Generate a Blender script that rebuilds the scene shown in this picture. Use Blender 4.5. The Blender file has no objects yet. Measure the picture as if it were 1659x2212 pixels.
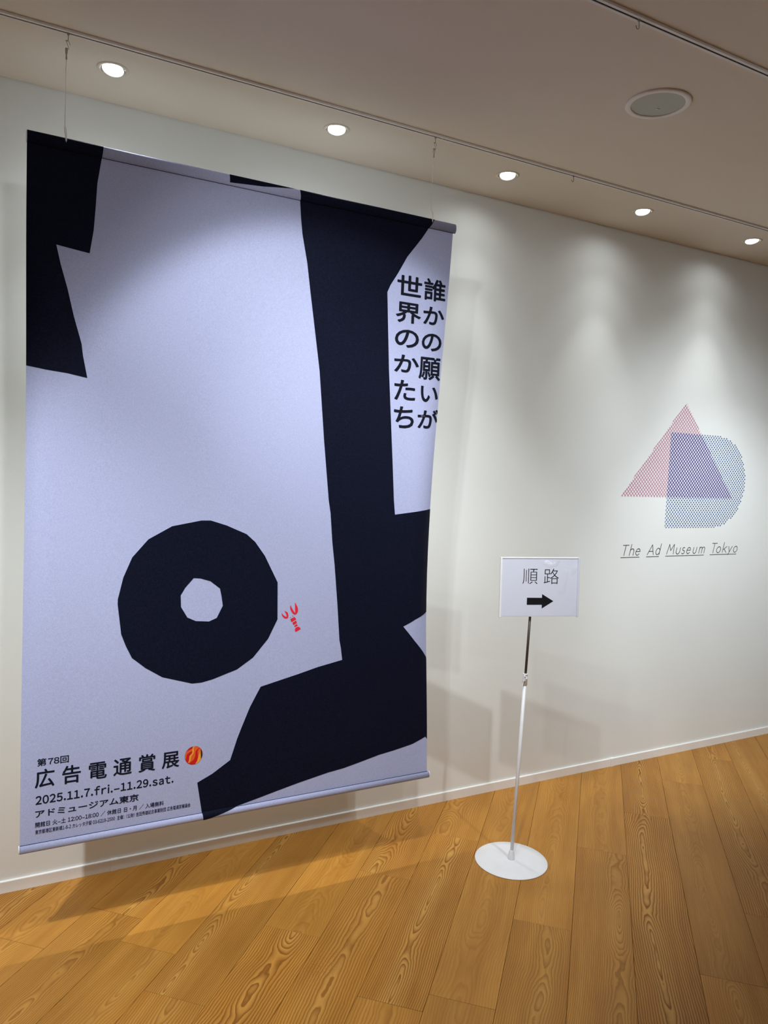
import bpy, bmesh, math, random
from mathutils import Vector, Matrix

# ------------------------------------------------------------------ camera, world, lights, exposure
SC = bpy.context.scene
COL = SC.collection
PI = math.pi
H = 2.689                      # ceiling height; the wall is the plane y = 0, the floor z = 0

cam_d = bpy.data.cameras.new('camera')
cam = bpy.data.objects.new('camera', cam_d)
COL.objects.link(cam)
cam_d.sensor_fit = 'VERTICAL'
cam_d.sensor_height = 24.0
cam_d.lens = 24.0 * 1647.52 / 2212.0
cam_d.clip_start = 0.02
R_ = Vector((0.879097, -0.474677, 0.043245))
U_ = Vector((-0.004718, 0.082059, 0.996616))
F_ = Vector((0.47662, 0.876326, -0.069899))
m = Matrix(((R_.x, U_.x, -F_.x, 0.0), (R_.y, U_.y, -F_.y, -2.8), (R_.z, U_.z, -F_.z, 1.536184), (0, 0, 0, 1)))
cam.matrix_world = m
SC.camera = cam

world = bpy.data.worlds.new('world')
SC.world = world
world.use_nodes = True
world.node_tree.nodes['Background'].inputs[0].default_value = (0.9, 0.95, 1.0, 1)
world.node_tree.nodes['Background'].inputs[1].default_value = 0.0

SC.view_settings.view_transform = 'Standard'
SC.view_settings.look = 'None'
SC.view_settings.exposure = 0.0
SC.view_settings.gamma = 1.0
SC.view_settings.use_curve_mapping = False
SC.cycles.max_bounces = 8
SC.cycles.diffuse_bounces = 5
SC.cycles.sample_clamp_indirect = 6.0
SC.cycles.use_denoising = True

LED = (0.95, 0.985, 0.985)


def spot(name, loc, aim, watt, cone, blend, radius=0.03, col=LED):
    d = bpy.data.lights.new(name, 'SPOT')
    d.energy = watt
    d.spot_size = math.radians(cone)
    d.spot_blend = blend
    d.shadow_soft_size = radius
    d.color = col
    o = bpy.data.objects.new(name, d)
    COL.objects.link(o)
    o.location = loc
    o.rotation_euler = (Vector(aim) - Vector(loc)).to_track_quat('-Z', 'Y').to_euler()
    return o


# accent spotlights of the row just above the frame (placed from cast shadows; the last two from the bright wall at the logo)
ZL = H - 0.03
spot('accent_light', (1.86, -1.75, ZL), (1.20, -0.30, 0.45), 44, 70, 0.7, 0.022)
spot('accent_light', (1.86, -1.75, ZL), (1.85, -0.45, 0.0), 18, 70, 0.8, 0.022)
spot('accent_light', (0.86, -1.55, ZL), (0.80, -0.39, 0.85), 18, 78, 0.6, 0.025)
spot('accent_light', (0.86, -1.55, ZL), (1.10, -0.39, 1.15), 42, 74, 0.3, 0.025)
spot('accent_light', (0.86, -1.55, ZL), (0.75, -0.39, 1.7), 9, 56, 0.8, 0.025)
spot('accent_light', (0.86, -1.55, ZL), (2.50, 0.0, 0.55), 18, 46, 0.8, 0.025)
spot('accent_light', (0.28, -1.57, ZL), (2.35, 0.0, 0.6), 44, 60, 0.9, 0.022)
spot('accent_light', (0.06, -1.90, ZL), (1.75, -0.10, 1.55), 34, 62, 0.9, 0.018)
spot('accent_light', (-0.57, -1.60, ZL), (0.1, -0.10, 0.15), 110, 58, 0.8, 0.025)
spot('accent_light', (-0.57, -1.60, ZL), (0.2, -0.80, 0.0), 84, 70, 0.9, 0.025)
spot('accent_light', (3.00, -1.70, ZL), (3.45, 0.0, 1.15), 72, 66, 0.9, 0.03, (0.89, 0.96, 1.0))
spot('accent_light', (3.50, -1.70, ZL), (3.6, 0.0, 0.7), 104, 56, 0.9, 0.03, (0.89, 0.96, 1.0))
# unseen fill spots added behind the camera to brighten the wall
for lx in (-1.5, 0.5, 2.5, 4.5):
    spot('fill_spot', (lx, -3.4, ZL), (lx, 0, 0.95), 58, 58, 1.0, 0.05)
    spot('fill_spot', (lx, -4.2, ZL), (lx, 0, 1.95), 34, 50, 1.0, 0.05)

# beams (watt, cone, tilt to the wall) of the five wall-side downlights made in downlight()
BEAMS_L = ((4, 120, 4), (43, 76, -5))
BEAMS_R = ((2.4, 130, 22), (5.4, 80, 12), (20, 52, 8))


# ------------------------------------------------------------------ helpers
def tag(o, label=None, cat=None, group=None, kind=None):
    if label: o['label'] = label
    if cat: o['category'] = cat
    if group: o['group'] = group
    if kind: o['kind'] = kind
    return o


def empty(name, loc=(0, 0, 0)):
    o = bpy.data.objects.new(name, None)
    COL.objects.link(o)
    o.location = loc
    o.empty_display_size = 0.05
    return o


def root_loc(o):
    v = Vector((0, 0, 0))
    while o is not None:
        v = v + Vector(o.location)
        o = o.parent
    return v


def link(name, me, mats, parent=None, smooth=False):
    """ONE mesh object; its vertices are given in world coordinates."""
    if not isinstance(mats, (list, tuple)): mats = [mats]
    for mt in mats: me.materials.append(mt)
    o = bpy.data.objects.new(name, me)
    COL.objects.link(o)
    if parent is not None:
        o.parent = parent
        o.location = -root_loc(parent)
    if smooth:
        for p in me.polygons: p.use_smooth = True
    return o


def obj(name, bm, mats, parent=None, smooth=False, normals=True):
    if normals: bmesh.ops.recalc_face_normals(bm, faces=bm.faces)
    me = bpy.data.meshes.new(name)
    bm.to_mesh(me)
    bm.free()
    return link(name, me, mats, parent, smooth)


def box(bm, a, b, bev=0.0, mi=0):
    r = bmesh.ops.create_cube(bm, size=1)
    vs = r['verts']
    for v in vs:
        v.co = Vector((a[0] + (v.co.x + .5) * (b[0] - a[0]), a[1] + (v.co.y + .5) * (b[1] - a[1]), a[2] + (v.co.z + .5) * (b[2] - a[2])))
    fs = list({f for v in vs for f in v.link_faces})
    for f in fs: f.material_index = mi
    if bev:
        es = list({e for v in vs for e in v.link_edges})
        bmesh.ops.bevel(bm, geom=es, offset=bev, segments=2, profile=.5, affect='EDGES', clamp_overlap=True)


def frame_of(d):
    d = d.normalized()
    a = Vector((0, 0, 1)) if abs(d.z) < .9 else Vector((1, 0, 0))
    u = d.cross(a).normalized()
    return u, d.cross(u).normalized()


def tube(bm, pts, rad, seg=10, caps=True):
    pts = [Vector(p) for p in pts]
    if not isinstance(rad, (list, tuple)): rad = [rad] * len(pts)
    rings = []
    u = None
    for i, p in enumerate(pts):
        d = (pts[min(i + 1, len(pts) - 1)] - pts[max(i - 1, 0)]).normalized()
        if u is None: u, w = frame_of(d)
        else:
            u = (u - d * u.dot(d)).normalized()
            w = d.cross(u)
        rings.append([bm.verts.new(p + (u * math.cos(2 * PI * k / seg) + w * math.sin(2 * PI * k / seg)) * rad[i]) for k in range(seg)])
    for a, b in zip(rings, rings[1:]):
        for k in range(seg):
            bm.faces.new((a[k], a[(k + 1) % seg], b[(k + 1) % seg], b[k]))
    if caps:
        bm.faces.new(rings[0][::-1]); bm.faces.new(rings[-1])


def lathe(bm, prof, c, seg=48, close=True, mis=None):
    """prof: (radius, z) pairs turned about the vertical line through c."""
    rings = []
    for r, z in prof:
        if r < 1e-6: rings.append([bm.verts.new((c[0], c[1], c[2] + z))])
        else: rings.append([bm.verts.new((c[0] + r * math.cos(2 * PI * k / seg), c[1] + r * math.sin(2 * PI * k / seg), c[2] + z)) for k in range(seg)])
    for i, (a, b) in enumerate(zip(rings, rings[1:])):
        for k in range(seg):
            k2 = (k + 1) % seg
            if len(a) == 1 and len(b) == 1: continue
            if len(a) == 1: f = bm.faces.new((a[0], b[k], b[k2]))
            elif len(b) == 1: f = bm.faces.new((a[k], a[k2], b[0]))
            else: f = bm.faces.new((a[k], a[k2], b[k2], b[k]))
            if mis: f.material_index = mis[i]


def extrude_x(bm, prof, x0, x1):
    a = [bm.verts.new((x0, y, z)) for y, z in prof]
    b = [bm.verts.new((x1, y, z)) for y, z in prof]
    n = len(prof)
    for i in range(n): bm.faces.new((a[i], a[(i + 1) % n], b[(i + 1) % n], b[i]))
    bm.faces.new(a); bm.faces.new(b[::-1])


# ------------------------------------------------------------------ materials
def new_mat(name):
    mt = bpy.data.materials.new(name)
    mt.use_nodes = True
    return mt, mt.node_tree, mt.node_tree.nodes['Principled BSDF']


def N(nt, typ, **kw):
    n = nt.nodes.new(typ)
    for k, v in kw.items():
        if k == 'ins':
            for i, x in v.items(): n.inputs[i].default_value = x
        else: setattr(n, k, v)
    return n


def mathn(nt, op, a, b=None, c=None):
    n = nt.nodes.new('ShaderNodeMath'); n.operation = op
    for i, x in enumerate((a, b, c)):
        if x is None: continue
        if isinstance(x, (int, float)): n.inputs[i].default_value = x
        else: nt.links.new(x, n.inputs[i])
    return n.outputs[0]


def maprange(nt, v, a, b, c, d, clamp=True):
    n = nt.nodes.new('ShaderNodeMapRange'); n.clamp = clamp
    nt.links.new(v, n.inputs[0])
    for i, x in enumerate((a, b, c, d)):
        if isinstance(x, (int, float)): n.inputs[i + 1].default_value = x
        else: nt.links.new(x, n.inputs[i + 1])
    return n.outputs[0]


def mixc(nt, f, a, b, blend='MIX'):
    n = nt.nodes.new('ShaderNodeMix'); n.data_type = 'RGBA'; n.blend_type = blend
    for i, x in ((0, f), (6, a), (7, b)):
        if isinstance(x, (int, float)): n.inputs[i].default_value = x
        elif isinstance(x, tuple): n.inputs[i].default_value = (*x, 1)[:4]
        else: nt.links.new(x, n.inputs[i])
    return n.outputs[2]


def noise(nt, vec, scale, detail=2.0, rough=.5, dist=0.0):
    n = nt.nodes.new('ShaderNodeTexNoise')
    n.inputs['Scale'].default_value = scale
    n.inputs['Detail'].default_value = detail
    n.inputs['Roughness'].default_value = rough
    n.inputs['Distortion'].default_value = dist
    if vec is not None: nt.links.new(vec, n.inputs['Vector'])
    return n.outputs[0]


def geo_pos(nt):
    return nt.nodes.new('ShaderNodeNewGeometry').outputs['Position']


def plain(name, col, rough=.5, metal=0.0, var=.04, vscale=30.0, bump=0.0, bscale=200.0, spec=.5, coat=0.0):
    """A plain finish with slight procedural variation in tone and relief."""
    mt, nt, bs = new_mat(name)
    p = geo_pos(nt)
    n = noise(nt, p, vscale, 3)
    f = maprange(nt, n, .3, .7, 1 - var, 1 + var)
    cc = nt.nodes.new('ShaderNodeVectorMath'); cc.operation = 'SCALE'
    cc.inputs[0].default_value = col
    nt.links.new(f, cc.inputs[3])
    nt.links.new(cc.outputs[0], bs.inputs['Base Color'])
    bs.inputs['Roughness'].default_value = rough
    bs.inputs['Metallic'].default_value = metal
    bs.inputs['Specular IOR Level'].default_value = spec
    bs.inputs['Coat Weight'].default_value = coat
    if bump:
        b = nt.nodes.new('ShaderNodeBump')
        b.inputs['Strength'].default_value = bump
        b.inputs['Distance'].default_value = .001
        nt.links.new(noise(nt, p, bscale, 3), b.inputs['Height'])
        nt.links.new(b.outputs[0], bs.inputs['Normal'])
    return mt


WALL_C = (0.83, 0.855, 0.845)
M_wall = plain('wall_paint', WALL_C, .62, var=.012, vscale=3, bump=.25, bscale=500, spec=.3)
M_ceil = plain('ceiling_paint', (0.87, 0.81, 0.715), .8, var=.012, vscale=3, bump=.2, bscale=400, spec=.2)
M_base = plain('skirting_vinyl', (0.88, 0.87, 0.86), .35, var=.02, vscale=8)
M_white = plain('white_enamel', (0.86, 0.87, 0.92), .28, var=.01)
M_trackw = plain('track_white', (0.88, 0.87, 0.85), .4, var=.02)
M_dark = plain('dark_recess', (0.006, 0.006, 0.006), .7)
M_grill = plain('speaker_mesh', (0.56, 0.60, 0.54), .6, var=.05, vscale=900)
M_ring = plain('speaker_ring', (0.92, 0.88, 0.87), .4, var=.01)
M_metal = plain('hook_metal', (0.42, 0.38, 0.33), .3, metal=1.0)
M_hookp = plain('hook_plastic', (0.34, 0.33, 0.31), .4)
M_wire = plain('steel_wire', (0.86, 0.86, 0.86), .3, metal=.35)
M_pole = plain('pole_bronze', (0.055, 0.037, 0.029), .38, metal=.15, var=.1)
M_paper = plain('sign_paper', (0.72, 0.75, 0.88), .5, var=.008)
M_ink = plain('black_ink', (0.012, 0.014, 0.02), .5)
M_inks = plain('sign_ink', (0.006, 0.007, 0.010), .6, spec=.1)
M_wallink = plain('charcoal_lettering', (0.045, 0.05, 0.055), .5)
M_pink = plain('pink_print', (0.56, 0.10, 0.27), .5)
M_blue = plain('blue_print', (0.045, 0.125, 0.33), .5)
M_indigo = plain('indigo_print', (0.075, 0.04, 0.27), .5)
M_rail = plain('clear_rail', (0.66, 0.68, 0.80), .2, var=.01)


def fabric_mat(name, col, speck, rough=.72):
    mt, nt, bs = new_mat(name)
    p = geo_pos(nt)
    w = nt.nodes.new('ShaderNodeTexWhiteNoise'); w.noise_dimensions = '3D'
    sn = nt.nodes.new('ShaderNodeVectorMath'); sn.operation = 'SNAP'
    nt.links.new(p, sn.inputs[0]); sn.inputs[1].default_value = (.0016, 1.0, .0016)
    nt.links.new(sn.outputs[0], w.inputs[0])
    f1 = maprange(nt, w.outputs[0], 0, 1, 1 - speck, 1 + speck)
    f2 = maprange(nt, noise(nt, p, 260, 2), .3, .7, 1 - speck, 1 + speck)
    f = mathn(nt, 'MULTIPLY', f1, f2)
    cc = nt.nodes.new('ShaderNodeVectorMath'); cc.operation = 'SCALE'
    cc.inputs[0].default_value = col
    nt.links.new(f, cc.inputs[3])
    bk = nt.nodes.new('ShaderNodeNewGeometry')      # the cloth is printed on its front only; its back is plain white
    nt.links.new(mixc(nt, bk.outputs['Backfacing'], cc.outputs[0], (0.74, 0.745, 0.73)), bs.inputs['Base Color'])
    bs.inputs['Roughness'].default_value = rough
    bs.inputs['Specular IOR Level'].default_value = .05
    bs.inputs['Sheen Weight'].default_value = .015
    bs.inputs['Sheen Roughness'].default_value = .4
    b = nt.nodes.new('ShaderNodeBump'); b.inputs['Strength'].default_value = .25; b.inputs['Distance'].default_value = .0006
    nt.links.new(noise(nt, p, 900, 1), b.inputs['Height'])
    nt.links.new(b.outputs[0], bs.inputs['Normal'])
    return mt


M_fab = fabric_mat('banner_fabric', (0.43, 0.465, 0.70), .06)
M_fabk = fabric_mat('banner_navy_print', (0.0056, 0.0072, 0.019), .25)
M_text = fabric_mat('banner_text_print', (0.009, 0.011, 0.020), .04)
M_seam = plain('seam_thread', (0.012, 0.012, 0.02), .9, spec=.1)
FL = {k: plain('print_' + k, c, .6) for k, c in dict(
    lobster=(0.78, 0.01, 0.035), darkred=(0.45, 0.004, 0.01), red=(0.60, 0.004, 0.008), orange=(0.80, 0.12, 0.015),
    yellow=(0.90, 0.36, 0.035), black=(0.004, 0.003, 0.008)).items()}


def wood_mat():
    """Oiled ash boards: growth rings cut flat, so each board shows its own cathedral figure.
    Object colour: R figure strength, G tone, B where the heart line runs, A ring depth."""
    mt, nt, bs = new_mat('oiled_ash_boards')
    tc = nt.nodes.new('ShaderNodeTexCoord')
    oi = nt.nodes.new('ShaderNodeObjectInfo')
    sc = nt.nodes.new('ShaderNodeSeparateColor')
    nt.links.new(oi.outputs['Color'], sc.inputs[0])
    amp, tone, heart, deep = sc.outputs[0], sc.outputs[1], sc.outputs[2], oi.outputs['Alpha']
    rnd = oi.outputs['Random']
    sx = nt.nodes.new('ShaderNodeSeparateXYZ')
    nt.links.new(tc.outputs['Object'], sx.inputs[0])
    u, v = sx.outputs[0], sx.outputs[1]
    seed = mathn(nt, 'MULTIPLY', rnd, 53.0)

    def coords(fu, fv, zz):
        c = nt.nodes.new('ShaderNodeCombineXYZ')
        nt.links.new(mathn(nt, 'MULTIPLY', u, fu), c.inputs[0])
        nt.links.new(mathn(nt, 'MULTIPLY', v, fv), c.inputs[1])
        nt.links.new(mathn(nt, 'ADD', seed, zz), c.inputs[2])
        return c.outputs[0]
    big = mathn(nt, 'SUBTRACT', noise(nt, coords(1.0, 1.2, 0.0), 1.7, 1.5), .5)
    mid = mathn(nt, 'SUBTRACT', noise(nt, coords(1.0, 2.2, 7.0), 5.5, 2), .5)
    fine = mathn(nt, 'SUBTRACT', noise(nt, coords(1.0, 1.6, 13.0), 26, 2), .5)
    drift = mathn(nt, 'SUBTRACT', noise(nt, coords(1.0, 0.0, 21.0), 1.3, 1), .5)
    v0 = mathn(nt, 'MULTIPLY', mathn(nt, 'SUBTRACT', heart, .5), .19)
    vv = mathn(nt, 'SUBTRACT', mathn(nt, 'SUBTRACT', v, v0), mathn(nt, 'MULTIPLY', drift, .09))
    hh = mathn(nt, 'ADD', mathn(nt, 'MULTIPLY', deep, .09), mathn(nt, 'MULTIPLY', big, .17))
    hh = mathn(nt, 'ADD', hh, mathn(nt, 'MULTIPLY', mid, .035))
    rr = mathn(nt, 'SQRT', mathn(nt, 'ADD', mathn(nt, 'MULTIPLY', vv, vv), mathn(nt, 'MULTIPLY', hh, hh)))
    rr = mathn(nt, 'ADD', rr, mathn(nt, 'MULTIPLY', fine, .0040))
    ring = mathn(nt, 'FRACT', mathn(nt, 'DIVIDE', rr, mathn(nt, 'MULTIPLY_ADD', rnd, .0022, .0058)))
    late = mathn(nt, 'MULTIPLY', mathn(nt, 'POWER', ring, 2.2), maprange(nt, ring, .86, 1.0, 1.0, 0.0))
    late = maprange(nt, late, 0, .62, 0, 1)
    # pores and streaks along the board
    pore = noise(nt, coords(9.0, 420.0, 31.0), 1.0, 2, .6)
    strk = noise(nt, coords(1.6, 26.0, 41.0), 1.0, 3, .6)
    patch = noise(nt, coords(2.6, 5.0, 51.0), 1.0, 2, .5)
    light = mixc(nt, maprange(nt, strk, .3, .7, 0, 1), (0.405, 0.176, 0.026), (0.515, 0.248, 0.046))
    light = mixc(nt, mathn(nt, 'MULTIPLY', maprange(nt, rr, .0, .05, 1, 0), mathn(nt, 'MULTIPLY', amp, .6)), light, (0.61, 0.35, 0.09))
    dark = (0.22, 0.080, 0.010)
    k = mathn(nt, 'MULTIPLY', late, amp)
    colr = mixc(nt, k, light, dark)
    colr = mixc(nt, maprange(nt, pore, .52, .75, 0, .30), colr, (0.20, 0.085, 0.02))
    f = mathn(nt, 'MULTIPLY', maprange(nt, patch, .3, .7, .90, 1.08), mathn(nt, 'MULTIPLY_ADD', tone, .6, .72))
    # a cluster of rusty specks trodden into one board
    pos = geo_pos(nt)
    dv = nt.nodes.new('ShaderNodeVectorMath'); dv.operation = 'SUBTRACT'
    nt.links.new(pos, dv.inputs[0]); dv.inputs[1].default_value = (0.925, -0.815, 0)
    sp = nt.nodes.new('ShaderNodeSeparateXYZ'); nt.links.new(dv.outputs[0], sp.inputs[0])
    a = mathn(nt, 'ADD', mathn(nt, 'MULTIPLY', sp.outputs[0], .80), mathn(nt, 'MULTIPLY', sp.outputs[1], .40))
    b = mathn(nt, 'ADD', mathn(nt, 'MULTIPLY', sp.outputs[0], -.45), mathn(nt, 'MULTIPLY', sp.outputs[1], .9))
    dd = mathn(nt, 'SQRT', mathn(nt, 'ADD', mathn(nt, 'POWER', mathn(nt, 'DIVIDE', a, .075), 2.0), mathn(nt, 'POWER', mathn(nt, 'DIVIDE', b, .05), 2.0)))
    spk = noise(nt, pos, 300, 1)
    msk = mathn(nt, 'MULTIPLY', maprange(nt, spk, .52, .62, 0, 1), maprange(nt, dd, .2, 1.5, .75, 0))
    colr = mixc(nt, msk, colr, (0.22, 0.06, 0.012))
    cc = nt.nodes.new('ShaderNodeVectorMath'); cc.operation = 'SCALE'
    nt.links.new(colr, cc.inputs[0]); nt.links.new(f, cc.inputs[3])
    nt.links.new(cc.outputs[0], bs.inputs['Base Color'])
    nt.links.new(maprange(nt, k, 0, 1, .42, .55), bs.inputs['Roughness'])
    bs.inputs['Specular IOR Level'].default_value = .26
    bp = nt.nodes.new('ShaderNodeBump'); bp.inputs['Strength'].default_value = .22; bp.inputs['Distance'].default_value = .0006
    bp.invert = True
    nt.links.new(mathn(nt, 'MULTIPLY_ADD', pore, .35, k), bp.inputs['Height'])
    nt.links.new(bp.outputs[0], bs.inputs['Normal'])
    return mt


M_wood = wood_mat()

M_lamp, nt_, bs_ = new_mat('lamp_lens')
bs_.inputs['Base Color'].default_value = (.9, .9, .9, 1)
bs_.inputs['Emission Color'].default_value = (.93, 1, .99, 1)
bs_.inputs['Emission Strength'].default_value = 14.0

# clear sleeve over the sign: thin, glossy, slightly buckled
M_clear, nt_, bs_ = new_mat('clear_sleeve')
out_ = nt_.nodes['Material Output']
gl = nt_.nodes.new('ShaderNodeBsdfGlossy'); gl.inputs['Roughness'].default_value = .10; gl.inputs['Color'].default_value = (1, 1, 1, 1)
tr = nt_.nodes.new('ShaderNodeBsdfTransparent')
mx = nt_.nodes.new('ShaderNodeMixShader'); mx.inputs[0].default_value = .05
fr = nt_.nodes.new('ShaderNodeLayerWeight')
bp = nt_.nodes.new('ShaderNodeBump'); bp.inputs['Strength'].default_value = .5; bp.inputs['Distance'].default_value = .004
nt_.links.new(noise(nt_, geo_pos(nt_), 9, 1), bp.inputs['Height'])
nt_.links.new(bp.outputs[0], gl.inputs['Normal']); nt_.links.new(mathn(nt_, 'MULTIPLY_ADD', mathn(nt_, 'POWER', fr.outputs['Facing'], 5.0), .9, .055), mx.inputs[0]); nt_.links.new(tr.outputs[0], mx.inputs[1]); nt_.links.new(gl.outputs[0], mx.inputs[2])
nt_.links.new(mx.outputs[0], out_.inputs['Surface'])

# ------------------------------------------------------------------ the room
X0, X1, Y1 = -2.6, 6.6, -5.6


def slab(name, a, b, mt):
    bm = bmesh.new(); box(bm, a, b)
    return tag(obj(name, bm, mt), kind='structure')


wall_back = slab('wall_back', (X0, 0, 0), (X1, .12, H), M_wall)
slab('wall_left', (X0 - .12, Y1, 0), (X0, .12, H), M_wall)
slab('wall_right', (X1, Y1, 0), (X1 + .12, .12, H), M_wall)
slab('wall_front', (X0 - .12, Y1 - .12, 0), (X1 + .12, Y1, H), M_wall)

# ceiling with round holes for the five downlights
DL = [(0.3775 + .7542 * i, -0.2467) for i in range(5)]


def ceiling():
    bm = bmesh.new()
    y0, y1 = -0.36, -0.13
    def quad(a, b, c, d): bm.faces.new([bm.verts.new((*p, H)) for p in (a, b, c, d)])
    quad((X0 - .12, Y1 - .12), (X1 + .12, Y1 - .12), (X1 + .12, y0), (X0 - .12, y0))
    quad((X0 - .12, y1), (X1 + .12, y1), (X1 + .12, .12), (X0 - .12, .12))
    xs = [X0 - .12]
    for x, y in DL: xs += [x - .1, x + .1]
    xs.append(X1 + .12)
    for i in range(0, len(xs), 2): quad((xs[i], y0), (xs[i + 1], y0), (xs[i + 1], y1), (xs[i], y1))
    for x, y in DL:
        n = 40
        inn = [bm.verts.new((x + .0375 * math.cos(2 * PI * k / n), y + .0375 * math.sin(2 * PI * k / n), H)) for k in range(n)]
        out = []
        for k in range(n):
            c, s = math.cos(2 * PI * k / n), math.sin(2 * PI * k / n)
            t = min((.1 / abs(c)) if abs(c) > 1e-9 else 9, ((y1 - y) / s) if s > 1e-9 else (((y0 - y) / s) if s < -1e-9 else 9))
            out.append(bm.verts.new((x + c * t, y + s * t, H)))
        for k in range(n): bm.faces.new((inn[k], inn[(k + 1) % n], out[(k + 1) % n], out[k]))
        for cx, cy in ((x - .1, y0), (x + .1, y0), (x - .1, y1), (x + .1, y1)):
            vs = sorted(out, key=lambda q: (q.co.x - cx) ** 2 + (q.co.y - cy) ** 2)[:2]
            bm.faces.new((bm.verts.new((cx, cy, H)), vs[0], vs[1]))
    o = obj('ceiling', bm, M_ceil, normals=False)
    return tag(o, kind='structure')


ceiling_o = ceiling()
bmc = bmesh.new(); box(bmc, (X0 - .12, Y1 - .12, H + .16), (X1 + .12, .12, H + .2))
tag(obj('trim_1', bmc, M_ceil), kind='structure')     # slab above the ceiling void

# floor: sub-floor and its boards, laid at 44 degrees
floor = slab('floor', (X0 - .12, Y1 - .12, -.06), (X1 + .12, .12, -.010), M_dark)
PA, PW, P0 = 0.771673, 0.193171, 1.567103
NV = Vector((math.cos(PA), -math.sin(PA), 0)); TV = Vector((math.sin(PA), math.cos(PA), 0))
# row k lies between seams k and k+1; board ends seen in the photograph, as distance along the row
ENDS = {-7: [-.128], -4: [-.186], -3: [.205], -2: [.63], -1: [-.008, 1.005], 0: [.067], 1: [.519], 2: [1.105], 3: [1.504], 4: [1.949], 5: [.83]}
rnd = random.Random(11)


def clip(poly, f):
    out = []
    for i, p in enumerate(poly):
        q = poly[(i + 1) % len(poly)]
        a, b = f(p), f(q)
        if a >= 0: out.append(p)
        if (a >= 0) != (b >= 0):
            t = a / (a - b); out.append((p[0] + (q[0] - p[0]) * t, p[1] + (q[1] - p[1]) * t))
    return out


# figure strength, tone, heart line, ring depth of the boards the photograph shows clearly: (row, board index from known end)
LOOK = {(3, -1): (1.0, .42, .60, .10), (3, 0): (.95, .40, .52, .18), (2, -1): (.62, .38, .22, .25), (2, 0): (.22, .36, .5, .5),
        (1, -1): (.60, .35, .45, .35), (1, 0): (.30, .48, .5, .3), (0, -1): (.30, .35, .5, .4), (0, 0): (.28, .46, .6, .4),
        (-1, 0): (.95, .62, .50, .05), (-1, -1): (.5, .5, .5, .3), (-1, 1): (.55, .55, .8, .4),
        (-2, -1): (.80, .60, .45, .10), (-2, 0): (.85, .58, .75, .15), (-3, -1): (1.0, .66, .50, .22), (-3, 0): (.30, .50, .4, .5),
        (-4, 0): (.80, .40, .75, .12), (-4, -1): (.7, .55, .5, .2), (-5, 0): (.22, .62, .5, .5), (-5, -1): (.22, .62, .5, .5),
        (-6, 0): (.90, .62, .42, .16), (-6, -1): (.90, .62, .42, .16), (-7, 0): (.45, .52, .7, .3), (-7, -1): (.6, .55, .6, .2),
        (4, -1): (.28, .28, .55, .35), (4, 0): (.35, .45, .5, .3), (5, 0): (.75, .36, .50, .12), (5, -1): (.4, .33, .5, .3),
        (6, 0): (.35, .46, .6, .3), (6, -1): (.6, .4, .7, .2), (7, 0): (.35, .42, .5, .3)}


def planks():
    n = 0
    for k in range(-26, 34):
        known = sorted(ENDS.get(k, []))
        ends = list(known) if known else [rnd.uniform(-.9, .9) if abs(k) > 7 else {-6: 1.3, -5: 1.5, 6: 3.3, 7: 4.0}.get(k, rnd.uniform(2, 3))]
        base = len(known) - 1 if known else 0
        e = list(ends)
        first = ends[0]
        while e[0] > -9: e.insert(0, e[0] - rnd.choice((1.52, 1.82, 1.82, 1.2)))
        while e[-1] < 9: e.append(e[-1] + rnd.choice((1.52, 1.82, 1.82, 1.2)))
        i0 = e.index(ends[0])
        for i in range(len(e) - 1):
            ta, tb = e[i], e[i + 1]
            g = .0005
            A = NV * (P0 + k * PW)
            def w(p, t): q = A + NV * p + TV * t; return (q.x, q.y)
            poly = [w(g, ta + g), w(PW - g, ta + g), w(PW - g, tb - g), w(g, tb - g)]
            for f in (lambda p: -.004 - p[1], lambda p: p[1] - Y1 - .004, lambda p: p[0] - X0 - .004, lambda p: X1 - .004 - p[0]):
                if poly: poly = clip(poly, f)
            if len(poly) < 3: continue
            area = .5 * abs(sum(poly[j][0] * poly[(j + 1) % len(poly)][1] - poly[(j + 1) % len(poly)][0] * poly[j][1] for j in range(len(poly))))
            if area < .004: continue
            org = A + NV * (PW / 2) + TV * ta
            loc = [(Vector((x, y, 0)) - org) for x, y in poly]
            loc = [(v.dot(TV), -v.dot(NV)) for v in loc]      # board's own axes: x along, y across
            sgn = sum(loc[j][0] * loc[(j + 1) % len(loc)][1] - loc[(j + 1) % len(loc)][0] * loc[j][1] for j in range(len(loc)))
            if sgn < 0: loc = loc[::-1]
            bm = bmesh.new()
            cx = sum(p[0] for p in loc) / len(loc); cy = sum(p[1] for p in loc) / len(loc)
            lift = rnd.uniform(-.00015, .00015)
            def ins(p, d): return (p[0] - math.copysign(d, p[0] - cx), p[1] - math.copysign(d, p[1] - cy))
            top = [bm.verts.new((*ins(p, .0006), lift)) for p in loc]
            edg = [bm.verts.new((*p, lift - .0005)) for p in loc]
            bot = [bm.verts.new((*p, -.010)) for p in loc]
            m_ = len(loc)
            bm.faces.new(top)
            for j in range(m_):
                j2 = (j + 1) % m_
                bm.faces.new((edg[j], edg[j2], top[j2], top[j]))
                bm.faces.new((bot[j], bot[j2], edg[j2], edg[j]))
            me = bpy.data.meshes.new('plank'); bm.to_mesh(me); bm.free()
            me.materials.append(M_wood)
            o = bpy.data.objects.new('plank', me)
            COL.objects.link(o)
            o.parent = floor
            o.location = org
            o.rotation_euler = (0, 0, math.atan2(TV.y, TV.x))
            key = (k, i - i0)
            if known and len(known) == 2: key = (k, i - i0)
            c = LOOK.get(key) or (rnd.uniform(.25, .9), rnd.uniform(.35, .6), rnd.uniform(.2, .8), rnd.uniform(.05, .5))
            o.color = c
            n += 1
    return n


planks()

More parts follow.
